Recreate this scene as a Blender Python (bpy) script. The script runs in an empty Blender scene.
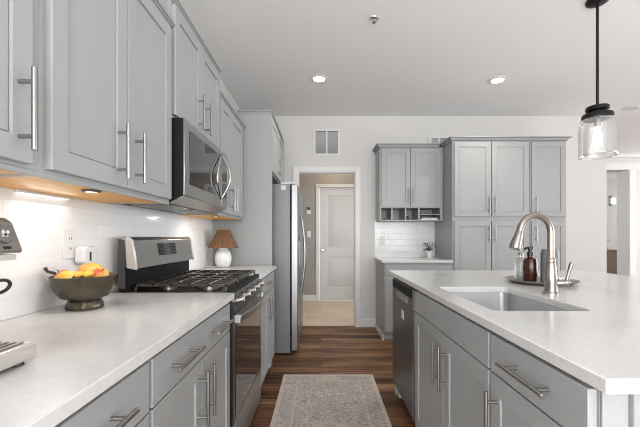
import bpy, bmesh, math, random
from mathutils import Vector, Matrix
random.seed(7)
PI = math.pi
S = bpy.context.scene
COL = S.collection

# ------------------------------------------------------------------ camera, world, light, exposure
cd = bpy.data.cameras.new('camera')
cam = bpy.data.objects.new('camera', cd); COL.objects.link(cam)
cam.location = (0, 0, 1.175); cam.rotation_euler = (PI/2, 0, 0)
cd.sensor_width = 36; cd.lens = 350/640*36
cd.shift_x = -1/640; cd.shift_y = 23.5/640
cd.clip_start = .02
S.camera = cam
S.view_settings.view_transform = 'Standard'
S.view_settings.look = 'None'
S.view_settings.gamma = 1
S.view_settings.use_curve_mapping = False
S.view_settings.exposure = 0.92
S.cycles.filter_width = 1.0
S.cycles.blur_glossy = 1.0
w = bpy.data.worlds.new('daylight'); S.world = w; w.use_nodes = True
wb = w.node_tree.nodes['Background']
wb.inputs[0].default_value = (.96, .98, 1, 1); wb.inputs[1].default_value = 1.0

def area(name, loc, rot, sx, sy, power, col=(1, 1, 1)):
    l = bpy.data.lights.new(name, 'AREA'); l.shape = 'RECTANGLE'; l.size = sx; l.size_y = sy
    l.energy = power; l.color = col
    o = bpy.data.objects.new(name, l); o.location = loc; o.rotation_euler = rot; COL.objects.link(o); return o
# side-window, hall and far-room daylight, with added fill lamps for overall brightness
area('fill_rear', (1.2, -4.1, 1.5), (PI/2, 0, 0), 4.4, 2.2, 80, (.96, .98, 1))  # added fill for camera-facing surfaces; the rear wall has no window
area('window_daylight_side', (9.3, 1.0, 1.4), (0, PI/2, 0), 2.2, 5.0, 55, (.96, .98, 1))
area('window_daylight_dining', (9.3, 5.5, 1.4), (0, PI/2, 0), 2.2, 3.0, 90, (.96, .98, 1))
area('fill_up_side', (3.4, 1.0, .25), (PI, 0, 0), 2.4, 3.0, 24, (.95, .975, 1))  # added upward lamp beside the island, brightens the ceiling
area('fill_up_rear', (.9, -3.0, .25), (PI, 0, 0), 3.4, 1.8, 70, (.95, .975, 1))  # added upward lamp behind the camera, brightens the ceiling
area('fill_up_aisle', (.06, -1.2, .15), (PI, 0, 0), .8, 1.6, 14, (.95, .975, 1))  # added upward fill at the near end of the aisle
area('fill_aisle', (.06, -2.4, .9), (PI/2, 0, 0), 1.0, 1.5, 16, (.97, .985, 1))  # added low forward fill for the aisle; no door is built there
area('fill_left', (-.97, -2.3, 1.5), (0, -PI/2, 0), 1.6, 2.0, 25, (.97, .985, 1))  # added fill for the island front; the wall has no window there
area('far_room_daylight', (9.4, 8.2, 1.5), (0, PI/2, 0), 1.8, 1.8, 12, (.97, .985, 1))
area('hall_daylight', (1.25, 5.5, 1.4), (0, PI/2, 0), 1.6, 1.2, 8, (.97, .99, 1))
DOWNLIGHT_W = 4
HALL_W = 2.5

# ------------------------------------------------------------------ materials
def mat(name, col, rough=.5, metal=0, spec=.5, coat=0, build=None, emit=None, es=0, aniso=0):
    m = bpy.data.materials.new(name); m.use_nodes = True
    b = m.node_tree.nodes['Principled BSDF']
    b.inputs['Base Color'].default_value = (*col, 1)
    b.inputs['Roughness'].default_value = rough
    b.inputs['Metallic'].default_value = metal
    b.inputs['Specular IOR Level'].default_value = spec
    b.inputs['Coat Weight'].default_value = coat
    b.inputs['Anisotropic'].default_value = aniso
    if emit: 
        b.inputs['Emission Color'].default_value = (*emit, 1); b.inputs['Emission Strength'].default_value = es
    if build: build(m.node_tree, b)
    return m
def nd(t, typ, **kw):
    n = t.nodes.new(typ)
    for k, v in kw.items(): setattr(n, k, v)
    return n
def coords(t, kind='Object', scale=(1, 1, 1), rot=(0, 0, 0), loc=(0, 0, 0)):
    c = nd(t, 'ShaderNodeTexCoord'); mp = nd(t, 'ShaderNodeMapping')
    mp.inputs['Scale'].default_value = scale; mp.inputs['Rotation'].default_value = rot; mp.inputs['Location'].default_value = loc
    t.links.new(c.outputs[kind], mp.inputs[0]); return mp.outputs[0]
def geo_pos(t):
    return nd(t, 'ShaderNodeNewGeometry').outputs['Position']
def noise(t, vec, scale, detail=3, rough=.5):
    n = nd(t, 'ShaderNodeTexNoise'); n.inputs['Scale'].default_value = scale; n.inputs['Detail'].default_value = detail
    n.inputs['Roughness'].default_value = rough
    t.links.new(vec, n.inputs['Vector']); return n.outputs['Fac']
def ramp(t, fac, stops):
    r = nd(t, 'ShaderNodeValToRGB'); e = r.color_ramp.elements
    while len(e) < len(stops): e.new(.5)
    for i, (p, c) in enumerate(stops): e[i].position = p; e[i].color = (*c, 1)
    t.links.new(fac, r.inputs[0]); return r.outputs[0]
def bump(t, b, h, strength=.2, dist=.002):
    n = nd(t, 'ShaderNodeBump'); n.inputs['Strength'].default_value = strength; n.inputs['Distance'].default_value = dist
    t.links.new(h, n.inputs['Height']); t.links.new(n.outputs[0], b.inputs['Normal'])
def mixc(t, fac, a, b_, mode='MIX'):
    m = nd(t, 'ShaderNodeMix', data_type='RGBA', blend_type=mode)
    for s, v in ((m.inputs[0], fac), (m.inputs[6], a), (m.inputs[7], b_)):
        if hasattr(v, 'is_linked') or hasattr(v, 'links'): t.links.new(v, s)
        elif isinstance(v, tuple): s.default_value = (*v, 1)
        else: s.default_value = v
    return m.outputs[2]
def swizzle(t, order):
    p = geo_pos(t); s = nd(t, 'ShaderNodeSeparateXYZ'); c = nd(t, 'ShaderNodeCombineXYZ'); t.links.new(p, s.inputs[0])
    for i, k in enumerate(order): t.links.new(s.outputs[k], c.inputs[i])
    return c.outputs[0]
def brick(t, vec, c1, c2, mortar, scale_w, scale_h, msize, offset=.5):
    n = nd(t, 'ShaderNodeTexBrick'); n.offset = offset; n.squash = 1
    n.inputs['Scale'].default_value = 1
    n.inputs['Color1'].default_value = (*c1, 1); n.inputs['Color2'].default_value = (*c2, 1); n.inputs['Mortar'].default_value = (*mortar, 1)
    n.inputs['Mortar Size'].default_value = msize; n.inputs['Mortar Smooth'].default_value = .1
    n.inputs['Brick Width'].default_value = scale_w; n.inputs['Row Height'].default_value = scale_h
    t.links.new(vec, n.inputs['Vector']); return n

def b_plaster(t, b): bump(t, b, noise(t, geo_pos(t), 180, 3), .06, .001)
def b_wood_floor(t, b):
    v = swizzle(t, (0, 1, 2))
    br = brick(t, v, (0, 0, 0), (1, 1, 1), (0, 0, 0), 1.83, .127, .0016, .41)
    mp = nd(t, 'ShaderNodeMapping'); mp.inputs['Scale'].default_value = (2.0, 46, 1); t.links.new(v, mp.inputs[0])
    # each plank shifts the grain so neighbouring boards differ
    add = nd(t, 'ShaderNodeVectorMath', operation='MULTIPLY_ADD'); t.links.new(br.outputs['Color'], add.inputs[0])
    add.inputs[1].default_value = (7, 9, 5); t.links.new(mp.outputs[0], add.inputs[2])
    g = noise(t, add.outputs[0], 1.0, 7, .68)
    big = nd(t, 'ShaderNodeMapping'); big.inputs['Scale'].default_value = (1.5, 5, 1); t.links.new(v, big.inputs[0])
    g2 = noise(t, big.outputs[0], 1.2, 3, .5)
    m1 = nd(t, 'ShaderNodeMath', operation='MULTIPLY_ADD'); t.links.new(g, m1.inputs[0]); m1.inputs[1].default_value = .62
    sp = nd(t, 'ShaderNodeMath', operation='MULTIPLY_ADD'); t.links.new(br.outputs['Color'], sp.inputs[0]); sp.inputs[1].default_value = .2
    m2 = nd(t, 'ShaderNodeMath', operation='MULTIPLY'); t.links.new(g2, m2.inputs[0]); m2.inputs[1].default_value = .26
    t.links.new(m2.outputs[0], sp.inputs[2]); t.links.new(sp.outputs[0], m1.inputs[2])
    c = ramp(t, m1.outputs[0], [(.36, (.020, .008, .004)), (.46, (.085, .037, .016)), (.55, (.18, .088, .040)), (.68, (.37, .21, .115))])
    c = mixc(t, br.outputs['Fac'], c, (.02, .011, .007))
    t.links.new(c, b.inputs['Base Color']); bump(t, b, g, .12, .001)
def b_hall_tile(t, b):
    v = swizzle(t, (0, 1, 2))
    br = brick(t, v, (.66, .52, .39), (.72, .58, .44), (.5, .4, .31), .42, .42, .004, .5)
    c = mixc(t, .25, br.outputs['Color'], ramp(t, noise(t, v, 6, 4), [(.3, (.55, .43, .32)), (.7, (.8, .67, .53))]))
    t.links.new(c, b.inputs['Base Color'])
def tile(order, w_, h_, off=(0, 0, 0), bs=.22):
    def f(t, b):
        v = swizzle(t, order)
        mp = nd(t, 'ShaderNodeMapping'); mp.inputs['Location'].default_value = off; t.links.new(v, mp.inputs[0])
        br = brick(t, mp.outputs[0], (.84, .85, .86), (.87, .875, .88), (.79, .795, .80), w_, h_, .0016, .5)
        t.links.new(br.outputs['Color'], b.inputs['Base Color'])
        inv = nd(t, 'ShaderNodeMath', operation='SUBTRACT'); inv.inputs[0].default_value = 1; t.links.new(br.outputs['Fac'], inv.inputs[1])
        wob = noise(t, mp.outputs[0], 14, 2)
        ad = nd(t, 'ShaderNodeMath', operation='MULTIPLY_ADD'); t.links.new(wob, ad.inputs[0]); ad.inputs[1].default_value = .55
        t.links.new(inv.outputs[0], ad.inputs[2])
        bump(t, b, ad.outputs[0], bs, .0025)
    return f
def b_quartz(t, b):
    v = geo_pos(t)
    n1 = noise(t, v, 3.2, 6, .6); n2 = noise(t, v, 60, 2, .5)
    c = ramp(t, n1, [(.30, (.575, .572, .568)), (.40, (.62, .617, .612)), (.47, (.65, .646, .64)), (.7, (.665, .66, .655))])
    c = mixc(t, .12, c, ramp(t, n2, [(.35, (.38, .37, .36)), (.5, (.62, .615, .61))]))
    t.links.new(c, b.inputs['Base Color'])
def b_brushed(axis, amt=.12):
    def f(t, b):
        sc = [3, 3, 3]
        for k in range(3):
            if k != axis: sc[k] = 260
        mp = nd(t, 'ShaderNodeMapping'); mp.inputs['Scale'].default_value = sc; t.links.new(geo_pos(t), mp.inputs[0])
        n = noise(t, mp.outputs[0], 1, 2)
        r = nd(t, 'ShaderNodeMapRange'); t.links.new(n, r.inputs[0]); r.inputs[3].default_value = .26; r.inputs[4].default_value = .26+amt
        t.links.new(r.outputs[0], b.inputs['Roughness'])
    return f
def b_wood_ply(t, b):
    mp = nd(t, 'ShaderNodeMapping'); mp.inputs['Scale'].default_value = (30, 2.2, 30); t.links.new(geo_pos(t), mp.inputs[0])
    t.links.new(ramp(t, noise(t, mp.outputs[0], 1, 5), [(.3, (.78, .36, .055)), (.7, (.90, .49, .10))]), b.inputs['Base Color'])
def b_rug(t, b):
    v = coords(t)
    s = nd(t, 'ShaderNodeSeparateXYZ'); t.links.new(v, s.inputs[0])
    warp = nd(t, 'ShaderNodeVectorMath', operation='ABSOLUTE'); t.links.new(v, warp.inputs[0])
    jit = nd(t, 'ShaderNodeTexNoise'); jit.inputs['Scale'].default_value = 30; t.links.new(v, jit.inputs['Vector'])
    wv = nd(t, 'ShaderNodeVectorMath', operation='MULTIPLY_ADD'); t.links.new(jit.outputs['Color'], wv.inputs[0]); wv.inputs[1].default_value = (.03, .03, 0); t.links.new(warp.outputs[0], wv.inputs[2])
    vo = nd(t, 'ShaderNodeTexVoronoi', feature='F1'); vo.inputs['Scale'].default_value = 12; t.links.new(wv.outputs[0], vo.inputs['Vector'])
    fine = noise(t, v, 110, 3, .7); mid = noise(t, v, 5, 4, .6); spec = noise(t, v, 50, 3, .65)
    lt, md_, dk = (.70, .615, .53), (.50, .435, .385), (.27, .235, .22)
    base = ramp(t, vo.outputs['Distance'], [(.08, lt), (.17, dk), (.26, lt), (.38, md_), (.46, dk), (.54, lt), (.72, md_)])
    worn = ramp(t, spec, [(.38, (.27, .235, .22)), (.48, (.50, .44, .39)), (.58, (.72, .635, .55))])
    c = mixc(t, .5, base, worn)
    c = mixc(t, ramp(t, mid, [(.44, (0, 0, 0)), (.62, (.5, .5, .5))]), c, (.40, .385, .405))
    c = mixc(t, ramp(t, fine, [(.40, (.55, .55, .55)), (.54, (0, 0, 0))]), c, (.17, .15, .14))
    ax = nd(t, 'ShaderNodeMath', operation='ABSOLUTE'); t.links.new(s.outputs[0], ax.inputs[0])
    ay = nd(t, 'ShaderNodeMath', operation='ABSOLUTE'); t.links.new(s.outputs[1], ay.inputs[0])
    sy = nd(t, 'ShaderNodeMath', operation='SUBTRACT'); t.links.new(ay.outputs[0], sy.inputs[0]); sy.inputs[1].default_value = .8225
    mx = nd(t, 'ShaderNodeMath', operation='MAXIMUM'); t.links.new(ax.outputs[0], mx.inputs[0]); t.links.new(sy.outputs[0], mx.inputs[1])
    line = ramp(t, mx.outputs[0], [(.235, (0, 0, 0)), (.24, (.45, .45, .45)), (.252, (.45, .45, .45)), (.257, (0, 0, 0)), (.345, (0, 0, 0)), (.35, (.55, .55, .55)), (.378, (.6, .6, .6))])
    c = mixc(t, line, c, (.62, .545, .465))
    t.links.new(c, b.inputs['Base Color']); bump(t, b, fine, .5, .004)
def b_rattan(t, b):
    v = coords(t); n = noise(t, v, 90, 3)
    t.links.new(ramp(t, n, [(.3, (.11, .052, .024)), (.7, (.25, .13, .062))]), b.inputs['Base Color'])
def b_fruit(c1, c2, sc):
    def f(t, b): t.links.new(ramp(t, noise(t, coords(t), sc, 2), [(.42, c1), (.6, c2)]), b.inputs['Base Color'])
    return f
def b_bronze(t, b):
    t.links.new(ramp(t, noise(t, coords(t), 14, 4), [(.3, (.06, .05, .034)), (.7, (.13, .11, .08))]), b.inputs['Base Color'])

M = {}
M['wall'] = mat('warm_white_paint', (.645, .635, .62), .6, build=b_plaster)
M['ceil'] = mat('ceiling_paint', (.81, .81, .805), .75, build=b_plaster)
M['hallwall'] = mat('taupe_paint', (.375, .352, .325), .6, build=b_plaster)
M['trim'] = mat('white_trim_paint', (.72, .72, .72), .35)
M['door'] = mat('white_door_paint', (.66, .655, .66), .4)
M['floor'] = mat('dark_plank_floor', (.1, .06, .04), .46, spec=.22, build=b_wood_floor)
M['tile_floor'] = mat('beige_tile', (.7, .6, .45), .4, build=b_hall_tile)
M['tileL'] = mat('white_wall_tile', (.8, .8, .8), .16, build=tile((1, 2, 0), .305, .0635, (.13, -.914, 0)))
M['tileB'] = mat('white_subway_tile', (.8, .8, .8), .10, build=tile((0, 2, 1), .152, .076, (.03, -.914, 0), .6))
M['paint'] = mat('grey_cabinet_paint', (.345, .354, .355), .4)
M['quartz'] = mat('white_quartz', (.72, .71, .7), .16, spec=.4, build=b_quartz)
M['ply'] = mat('honey_plywood', (.7, .4, .15), .45, build=b_wood_ply)
M['steel'] = mat('brushed_steel', (.42, .415, .405), .3, 1, build=b_brushed(1))
M['steelv'] = mat('brushed_steel_upright', (.30, .303, .308), .3, 1, build=b_brushed(2, .2))
M['steelside'] = mat('grey_appliance_side', (.205, .205, .207), .42, .3)
M['dsteel'] = mat('dark_brushed_steel', (.19, .192, .195), .3, 1, build=b_brushed(2))
M['dwsteel'] = mat('dark_dishwasher_steel', (.125, .127, .13), .36, .6)
M['nickel'] = mat('satin_nickel', (.35, .34, .33), .3, 1)
M['warmnickel'] = mat('warm_brushed_nickel', (.34, .315, .29), .28, 1)
M['chrome'] = mat('chrome', (.78, .78, .78), .1, 1)
M['black'] = mat('black_enamel', (.012, .012, .013), .3)
M['iron'] = mat('cast_iron', (.022, .019, .017), .27, spec=.9)
M['mattblack'] = mat('matt_black_enamel', (.008, .008, .008), .55, spec=.2)
M['basin'] = mat('bright_brushed_steel', (.60, .60, .605), .34, 1)
M['bglass'] = mat('black_glass', (.012, .012, .014), .04, coat=.3)
M['dgrey'] = mat('dark_grey_plastic', (.06, .06, .063), .4)
M['white'] = mat('white_plastic', (.78, .78, .77), .35)
M['offwhite'] = mat('pale_grey_plastic', (.6, .6, .6), .4)
M['cream'] = mat('pale_metal', (.60, .565, .52), .3, .4)
M['bronze'] = mat('aged_bronze', (.14, .12, .09), .24, .6, build=b_bronze)
M['rattan'] = mat('brown_rattan', (.33, .18, .09), .7, build=b_rattan)
M['ceramic'] = mat('white_ceramic', (.80, .79, .77), .25)
M['pewter'] = mat('espresso_pewter', (.36, .33, .30), .33, .9)
M['rug'] = mat('faded_rug', (.5, .43, .37), .95, spec=.1, build=b_rug)
M['blackmetal'] = mat('matt_black_metal', (.015, .015, .015), .45, .6)
M['glow'] = mat('downlight_lens', (1, 1, 1), .5, emit=(1, .97, .92), es=7)
M['strip'] = mat('puck_and_streak_lens', (1, 1, 1), .5, emit=(1, .98, .95), es=.7)
M['bulb'] = mat('lit_bulb', (1, 1, 1), .3, emit=(1, .97, .93), es=3)
M['amber'] = mat('amber_glass', (.045, .011, .005), .08)
M['bluegrey'] = mat('slate_ceramic', (.14, .152, .156), .45)
M['leaf'] = mat('green_leaf', (.06, .10, .045), .5)
M['soil'] = mat('soil', (.03, .02, .015), .9)
M['stemdark'] = mat('dark_stem', (.04, .03, .025), .6)
M['paper'] = mat('paper', (.75, .75, .74), .7)
M['display'] = mat('display_glass', (.02, .021, .024), .08)
M['mark'] = mat('printed_marks', (.10, .105, .115), .5)
M['duct'] = mat('duct_shade', (.16, .16, .165), .7)
M['vent'] = mat('vent_slats', (.52, .525, .53), .5)
M['tablewood'] = mat('pale_oak', (.40, .32, .25), .5)
M['appleL'] = mat('apple_skin', (.8, .3, .1), .3, build=b_fruit((.62, .12, .05), (.80, .36, .10), 18))
M['appleR'] = mat('red_yellow_skin', (.8, .3, .1), .3, build=b_fruit((.58, .10, .05), (.82, .50, .12), 16))
M['mango'] = mat('mango_skin', (.8, .45, .1), .35, build=b_fruit((.72, .30, .07), (.80, .52, .10), 14))
M['yellow'] = mat('yellow_peel', (.82, .50, .07), .4, build=b_fruit((.74, .42, .05), (.85, .60, .12), 20))
M['darktable'] = mat('dark_fabric', (.05, .05, .055), .8)

def clear_glass(name, tint, gloss=.08, rough=.03, milk=0):
    m = bpy.data.materials.new(name); m.use_nodes = True; t = m.node_tree
    t.nodes.remove(t.nodes['Principled BSDF']); out = t.nodes['Material Output']
    tr = nd(t, 'ShaderNodeBsdfTransparent'); tr.inputs[0].default_value = (*tint, 1)
    gl = nd(t, 'ShaderNodeBsdfGlossy'); gl.inputs['Roughness'].default_value = rough
    lw = nd(t, 'ShaderNodeLayerWeight'); lw.inputs[0].default_value = .35
    mx = nd(t, 'ShaderNodeMixShader'); mr = nd(t, 'ShaderNodeMapRange')
    mr.inputs[3].default_value = gloss; mr.inputs[4].default_value = .75
    t.links.new(lw.outputs['Facing'], mr.inputs[0]); t.links.new(mr.outputs[0], mx.inputs[0])
    t.links.new(tr.outputs[0], mx.inputs[1]); t.links.new(gl.outputs[0], mx.inputs[2])
    n = noise(t, coords(t), 60, 3)
    bp = nd(t, 'ShaderNodeBump'); bp.inputs['Strength'].default_value = .5; bp.inputs['Distance'].default_value = .003
    t.links.new(n, bp.inputs['Height']); t.links.new(bp.outputs[0], gl.inputs['Normal'])
    if milk:
        df = nd(t, 'ShaderNodeBsdfTranslucent'); df.inputs[0].default_value = (.9, .9, .9, 1); d2 = nd(t, 'ShaderNodeBsdfDiffuse'); d2.inputs[0].default_value = (.9, .9, .9, 1)
        ad = nd(t, 'ShaderNodeMixShader'); ad.inputs[0].default_value = .5; t.links.new(df.outputs[0], ad.inputs[1]); t.links.new(d2.outputs[0], ad.inputs[2])
        m2 = nd(t, 'ShaderNodeMixShader'); m2.inputs[0].default_value = milk
        t.links.new(mx.outputs[0], m2.inputs[1]); t.links.new(ad.outputs[0], m2.inputs[2]); mx = m2
    t.links.new(mx.outputs[0], out.inputs[0]); return m
M['glass'] = clear_glass('clear_glass', (.93, .94, .94), .10)
M['seeded'] = clear_glass('seeded_glass', (.96, .96, .96), .09, .08, .035)

# ------------------------------------------------------------------ mesh helpers
class MB:
    def __init__(s): s.bm = bmesh.new()
    def box(s, x0, x1, y0, y1, z0, z1):
        a, b, c = sorted((x0, x1)), sorted((y0, y1)), sorted((z0, z1))
        v = [s.bm.verts.new((x, y, z)) for x in a for y in b for z in c]
        for f in ((0, 1, 3, 2), (4, 6, 7, 5), (0, 4, 5, 1), (2, 3, 7, 6), (0, 2, 6, 4), (1, 5, 7, 3)):
            s.bm.faces.new([v[i] for i in f])
        return s
    def prism(s, pts, axis, a, b):
        """polygon pts (2D in the two other axes, in axis order) extruded along axis from a to b"""
        def P(p, k):
            q = list(p); q.insert(axis, k); return q
        A = [s.bm.verts.new(P(p, a)) for p in pts]; B = [s.bm.verts.new(P(p, b)) for p in pts]
        n = len(pts); s.bm.faces.new(A); s.bm.faces.new(B[::-1])
        for i in range(n): s.bm.faces.new((A[i], B[i], B[(i+1) % n], A[(i+1) % n]))
        return s
    def tube(s, pts, r, seg=12, cap=True):
        pts = [Vector(p) for p in pts]; n = len(pts)
        rs = r if isinstance(r, (list, tuple)) else [r]*n
        T = []
        for i in range(n):
            d = pts[min(i+1, n-1)]-pts[max(i-1, 0)]; T.append(d.normalized())
        ref = Vector((0, 0, 1)) if abs(T[0].z) < .9 else Vector((1, 0, 0))
        N = T[0].cross(ref).normalized(); rings = []
        for i in range(n):
            N = (N-T[i]*N.dot(T[i])).normalized(); B = T[i].cross(N)
            rings.append([s.bm.verts.new(pts[i]+(N*math.cos(2*PI*k/seg)+B*math.sin(2*PI*k/seg))*rs[i]) for k in range(seg)])
        for i in range(n-1):
            for k in range(seg): s.bm.faces.new((rings[i][k], rings[i][(k+1) % seg], rings[i+1][(k+1) % seg], rings[i+1][k]))
        if cap: s.bm.faces.new(rings[0][::-1]); s.bm.faces.new(rings[-1])
        return s
    def lathe(s, prof, c, seg=32, rib=0, ribn=0, axis=2, cap0=True, cap1=True, sc=(1, 1)):
        rings = []
        for (r, h) in prof:
            ring = []
            for k in range(seg):
                a = 2*PI*k/seg; rr = r*(1+rib*math.cos(ribn*a)) if ribn else r
                u, v = rr*math.cos(a)*sc[0], rr*math.sin(a)*sc[1]
                p = {2: (u, v, h), 0: (h, u, v), 1: (u, h, v)}[axis]
                ring.append(s.bm.verts.new((c[0]+p[0], c[1]+p[1], c[2]+p[2])))
            rings.append(ring)
        for i in range(len(rings)-1):
            for k in range(seg): s.bm.faces.new((rings[i][k], rings[i][(k+1) % seg], rings[i+1][(k+1) % seg], rings[i+1][k]))
        if cap0: s.bm.faces.new(rings[0][::-1])
        if cap1: s.bm.faces.new(rings[-1])
        return s
    def ball(s, c, r, sc=(1, 1, 1), rot=None, seg=24, rings=14):
        g = bmesh.ops.create_uvsphere(s.bm, u_segments=seg, v_segments=rings, radius=r)
        m = Matrix.Translation(c) @ (rot or Matrix()) @ Matrix.Diagonal((*sc, 1))
        bmesh.ops.transform(s.bm, matrix=m, verts=g['verts']); return s
    def xform(s, m): bmesh.ops.transform(s.bm, matrix=m, verts=s.bm.verts[:]); return s

class Frame:
    """a cabinet front plane: u across, v up, n out of the cabinet"""
    def __init__(s, kind, d): s.kind, s.d = kind, d
    def p(s, u, v, n):
        if s.kind == 'L': return (s.d+n, u, v)     # faces +X
        if s.kind == 'I': return (s.d-n, u, v)     # faces -X
        return (u, s.d-n, v)                       # faces -Y
    def box(s, mb, u0, u1, v0, v1, n0, n1):
        a, b = s.p(u0, v0, n0), s.p(u1, v1, n1)
        return mb.box(a[0], b[0], a[1], b[1], a[2], b[2])
def shaker(F, u0, u1, v0, v1, t=.02, st=.057, rec=.006, ch=.004):
    mb = MB(); V = mb.bm.verts.new
    def ring(i, n): return [V(F.p(a, b, n)) for a, b in ((u0+i, v0+i), (u1-i, v0+i), (u1-i, v1-i), (u0+i, v1-i))]
    R = [ring(0, 0), ring(0, t-.002), ring(.002, t), ring(st, t), ring(st+.001, t-rec-.003), ring(st+.0036, t-rec-.003), ring(st+.0052, t-rec)]
    for a, b in zip(R, R[1:]):
        for k in range(4): mb.bm.faces.new((a[k], a[(k+1) % 4], b[(k+1) % 4], b[k]))
    mb.bm.faces.new(R[0][::-1]); mb.bm.faces.new(R[-1]); return mb
def slab(F, u0, u1, v0, v1, t=.02):
    mb = MB(); F.box(mb, u0, u1, v0, v1, 0, t); return mb
def bar(F, u, v, L, vertical, n0=.02, r=.0062, out=.035):
    mb = MB(); h = L/2
    e = (lambda k: F.p(u, v+k, n0+out)) if vertical else (lambda k: F.p(u+k, v, n0+out))
    mb.tube([e(-h), e(-h+.001), e(h-.001), e(h)], [r*.8, r, r, r*.8], 12)
    for k in (-h*.66, h*.66):
        q = e(k); q0 = F.p(u, v+k, n0) if vertical else F.p(u+k, v, n0)
        mb.tube([q0, q], r*.8, 10)
    return mb

OFF = {}
def put(o, parent=None):
    COL.objects.link(o)
    if parent: o.parent = parent
    return o
def tag(o, label=None, cat=None, group=None, kind=None):
    if label: o['label'] = label
    if cat: o['category'] = cat
    if group: o['group'] = group
    if kind: o['kind'] = kind
    return o
def obj(name, mb, m, parent=None, origin=None, bevel=0, label=None, smooth=.6, kind=None, seg=2):
    bm = mb.bm
    bmesh.ops.recalc_face_normals(bm, faces=bm.faces[:])
    off = OFF[parent.name] if parent else Vector(origin or (0, 0, 0))
    bmesh.ops.translate(bm, vec=-off, verts=bm.verts[:])
    me = bpy.data.meshes.new(name); bm.to_mesh(me); bm.free()
    for p in me.polygons: p.use_smooth = True
    me.set_sharp_from_angle(angle=smooth)
    me.materials.append(M[m] if isinstance(m, str) else m)
    o = put(bpy.data.objects.new(name, me), parent)
    if not parent: o.location = off
    OFF[o.name] = off
    if bevel:
        b = o.modifiers.new('bevel', 'BEVEL'); b.width = bevel; b.segments = seg; b.limit_method = 'ANGLE'; b.angle_limit = .6
    if label: o['label'] = label
    if kind: o['kind'] = kind
    return o
def thing(name, loc, label, cat, group=None):
    o = put(bpy.data.objects.new(name, None)); o.location = loc; o.empty_display_size = .05
    OFF[o.name] = Vector(loc); return tag(o, label, cat, group)
def struct(name, mb, m, bevel=0, parent=None, label=None):
    o = obj(name, mb, m, parent, bevel=bevel)
    if not parent: o['kind'] = 'structure'
    if label: o['label'] = label
    return o
def B(*a): return MB().box(*a)
def crown(mb, x0, x1, y0, y1, z0, z1, out, sides):
    """stepped crown strip round the given sides ('x1','x0','y0','y1') of the box footprint"""
    steps = [(0, .35, .35), (.35, .7, .62), (.7, 1.0, 1.0)]
    for a, b, k in steps:
        e = out*k
        mb.box(x0-(e if 'x0' in sides else 0), x1+(e if 'x1' in sides else 0), y0-(e if 'y0' in sides else 0),
               y1+(e if 'y1' in sides else 0), z0+(z1-z0)*a, z0+(z1-z0)*b)
    return mb

# ------------------------------------------------------------------ room shell
XW, YB, ZC = -1.0, 4.57, 2.755
struct('floor', B(-1.12, 10, -4.2, 4.63, -.1, 0).box(2.0, 10, 4.63, 10.2, -.1, 0), 'floor')
struct('floor_hall', B(-1.12, 2.0, 4.63, 6.6, -.1, .002), 'tile_floor')
struct('ceiling', B(-1.12, 10, -4.2, 10.2, ZC, ZC+.1), 'ceil')
struct('wall_left', B(XW-.12, XW, -4.2, 6.6, 0, ZC), 'wall')
wb_ = MB(); wb_.box(XW, -.30, YB, YB+.12, 0, ZC); wb_.box(.448, 3.73, YB, YB+.12, 0, ZC); wb_.box(-.30, .448, YB, YB+.12, 2.024, ZC)
struct('wall_back', wb_, 'wall')
struct('wall_rear', B(-1.12, 10, -4.32, -4.2, 0, ZC), 'wall')
struct('wall_splash', B(XW, XW+.008, -.6, 3.2, .914, 1.42), 'tileL')
struct('wall_splash_back', B(.70, 1.482, YB-.008, YB, .914, 1.40), 'tileB')
# doorway casing
tr = MB(); cw = .068
tr.box(-.30-cw, -.30, YB-.018, YB, 0, 2.024+cw); tr.box(.448, .448+cw, YB-.018, YB, 0, 2.024+cw); tr.box(-.30, .448, YB-.018, YB, 2.024, 2.024+cw)
tr.box(-.302, -.29, YB-.002, YB+.122, 0, 2.024); tr.box(.438, .45, YB-.002, YB+.122, 0, 2.024); tr.box(-.29, .438, YB-.002, YB+.122, 2.014, 2.03)
struct('trim_1', tr, 'trim', .003)
bb = MB(); bb.box(.516, .712, YB-.014, YB, 0, .10); bb.box(2.78, 3.73, YB-.014, YB, 0, .10); bb.box(3.73, 3.744, YB-.014, YB+.12, 0, .10)
struct('baseboard_back', bb, 'trim', .003)
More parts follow.
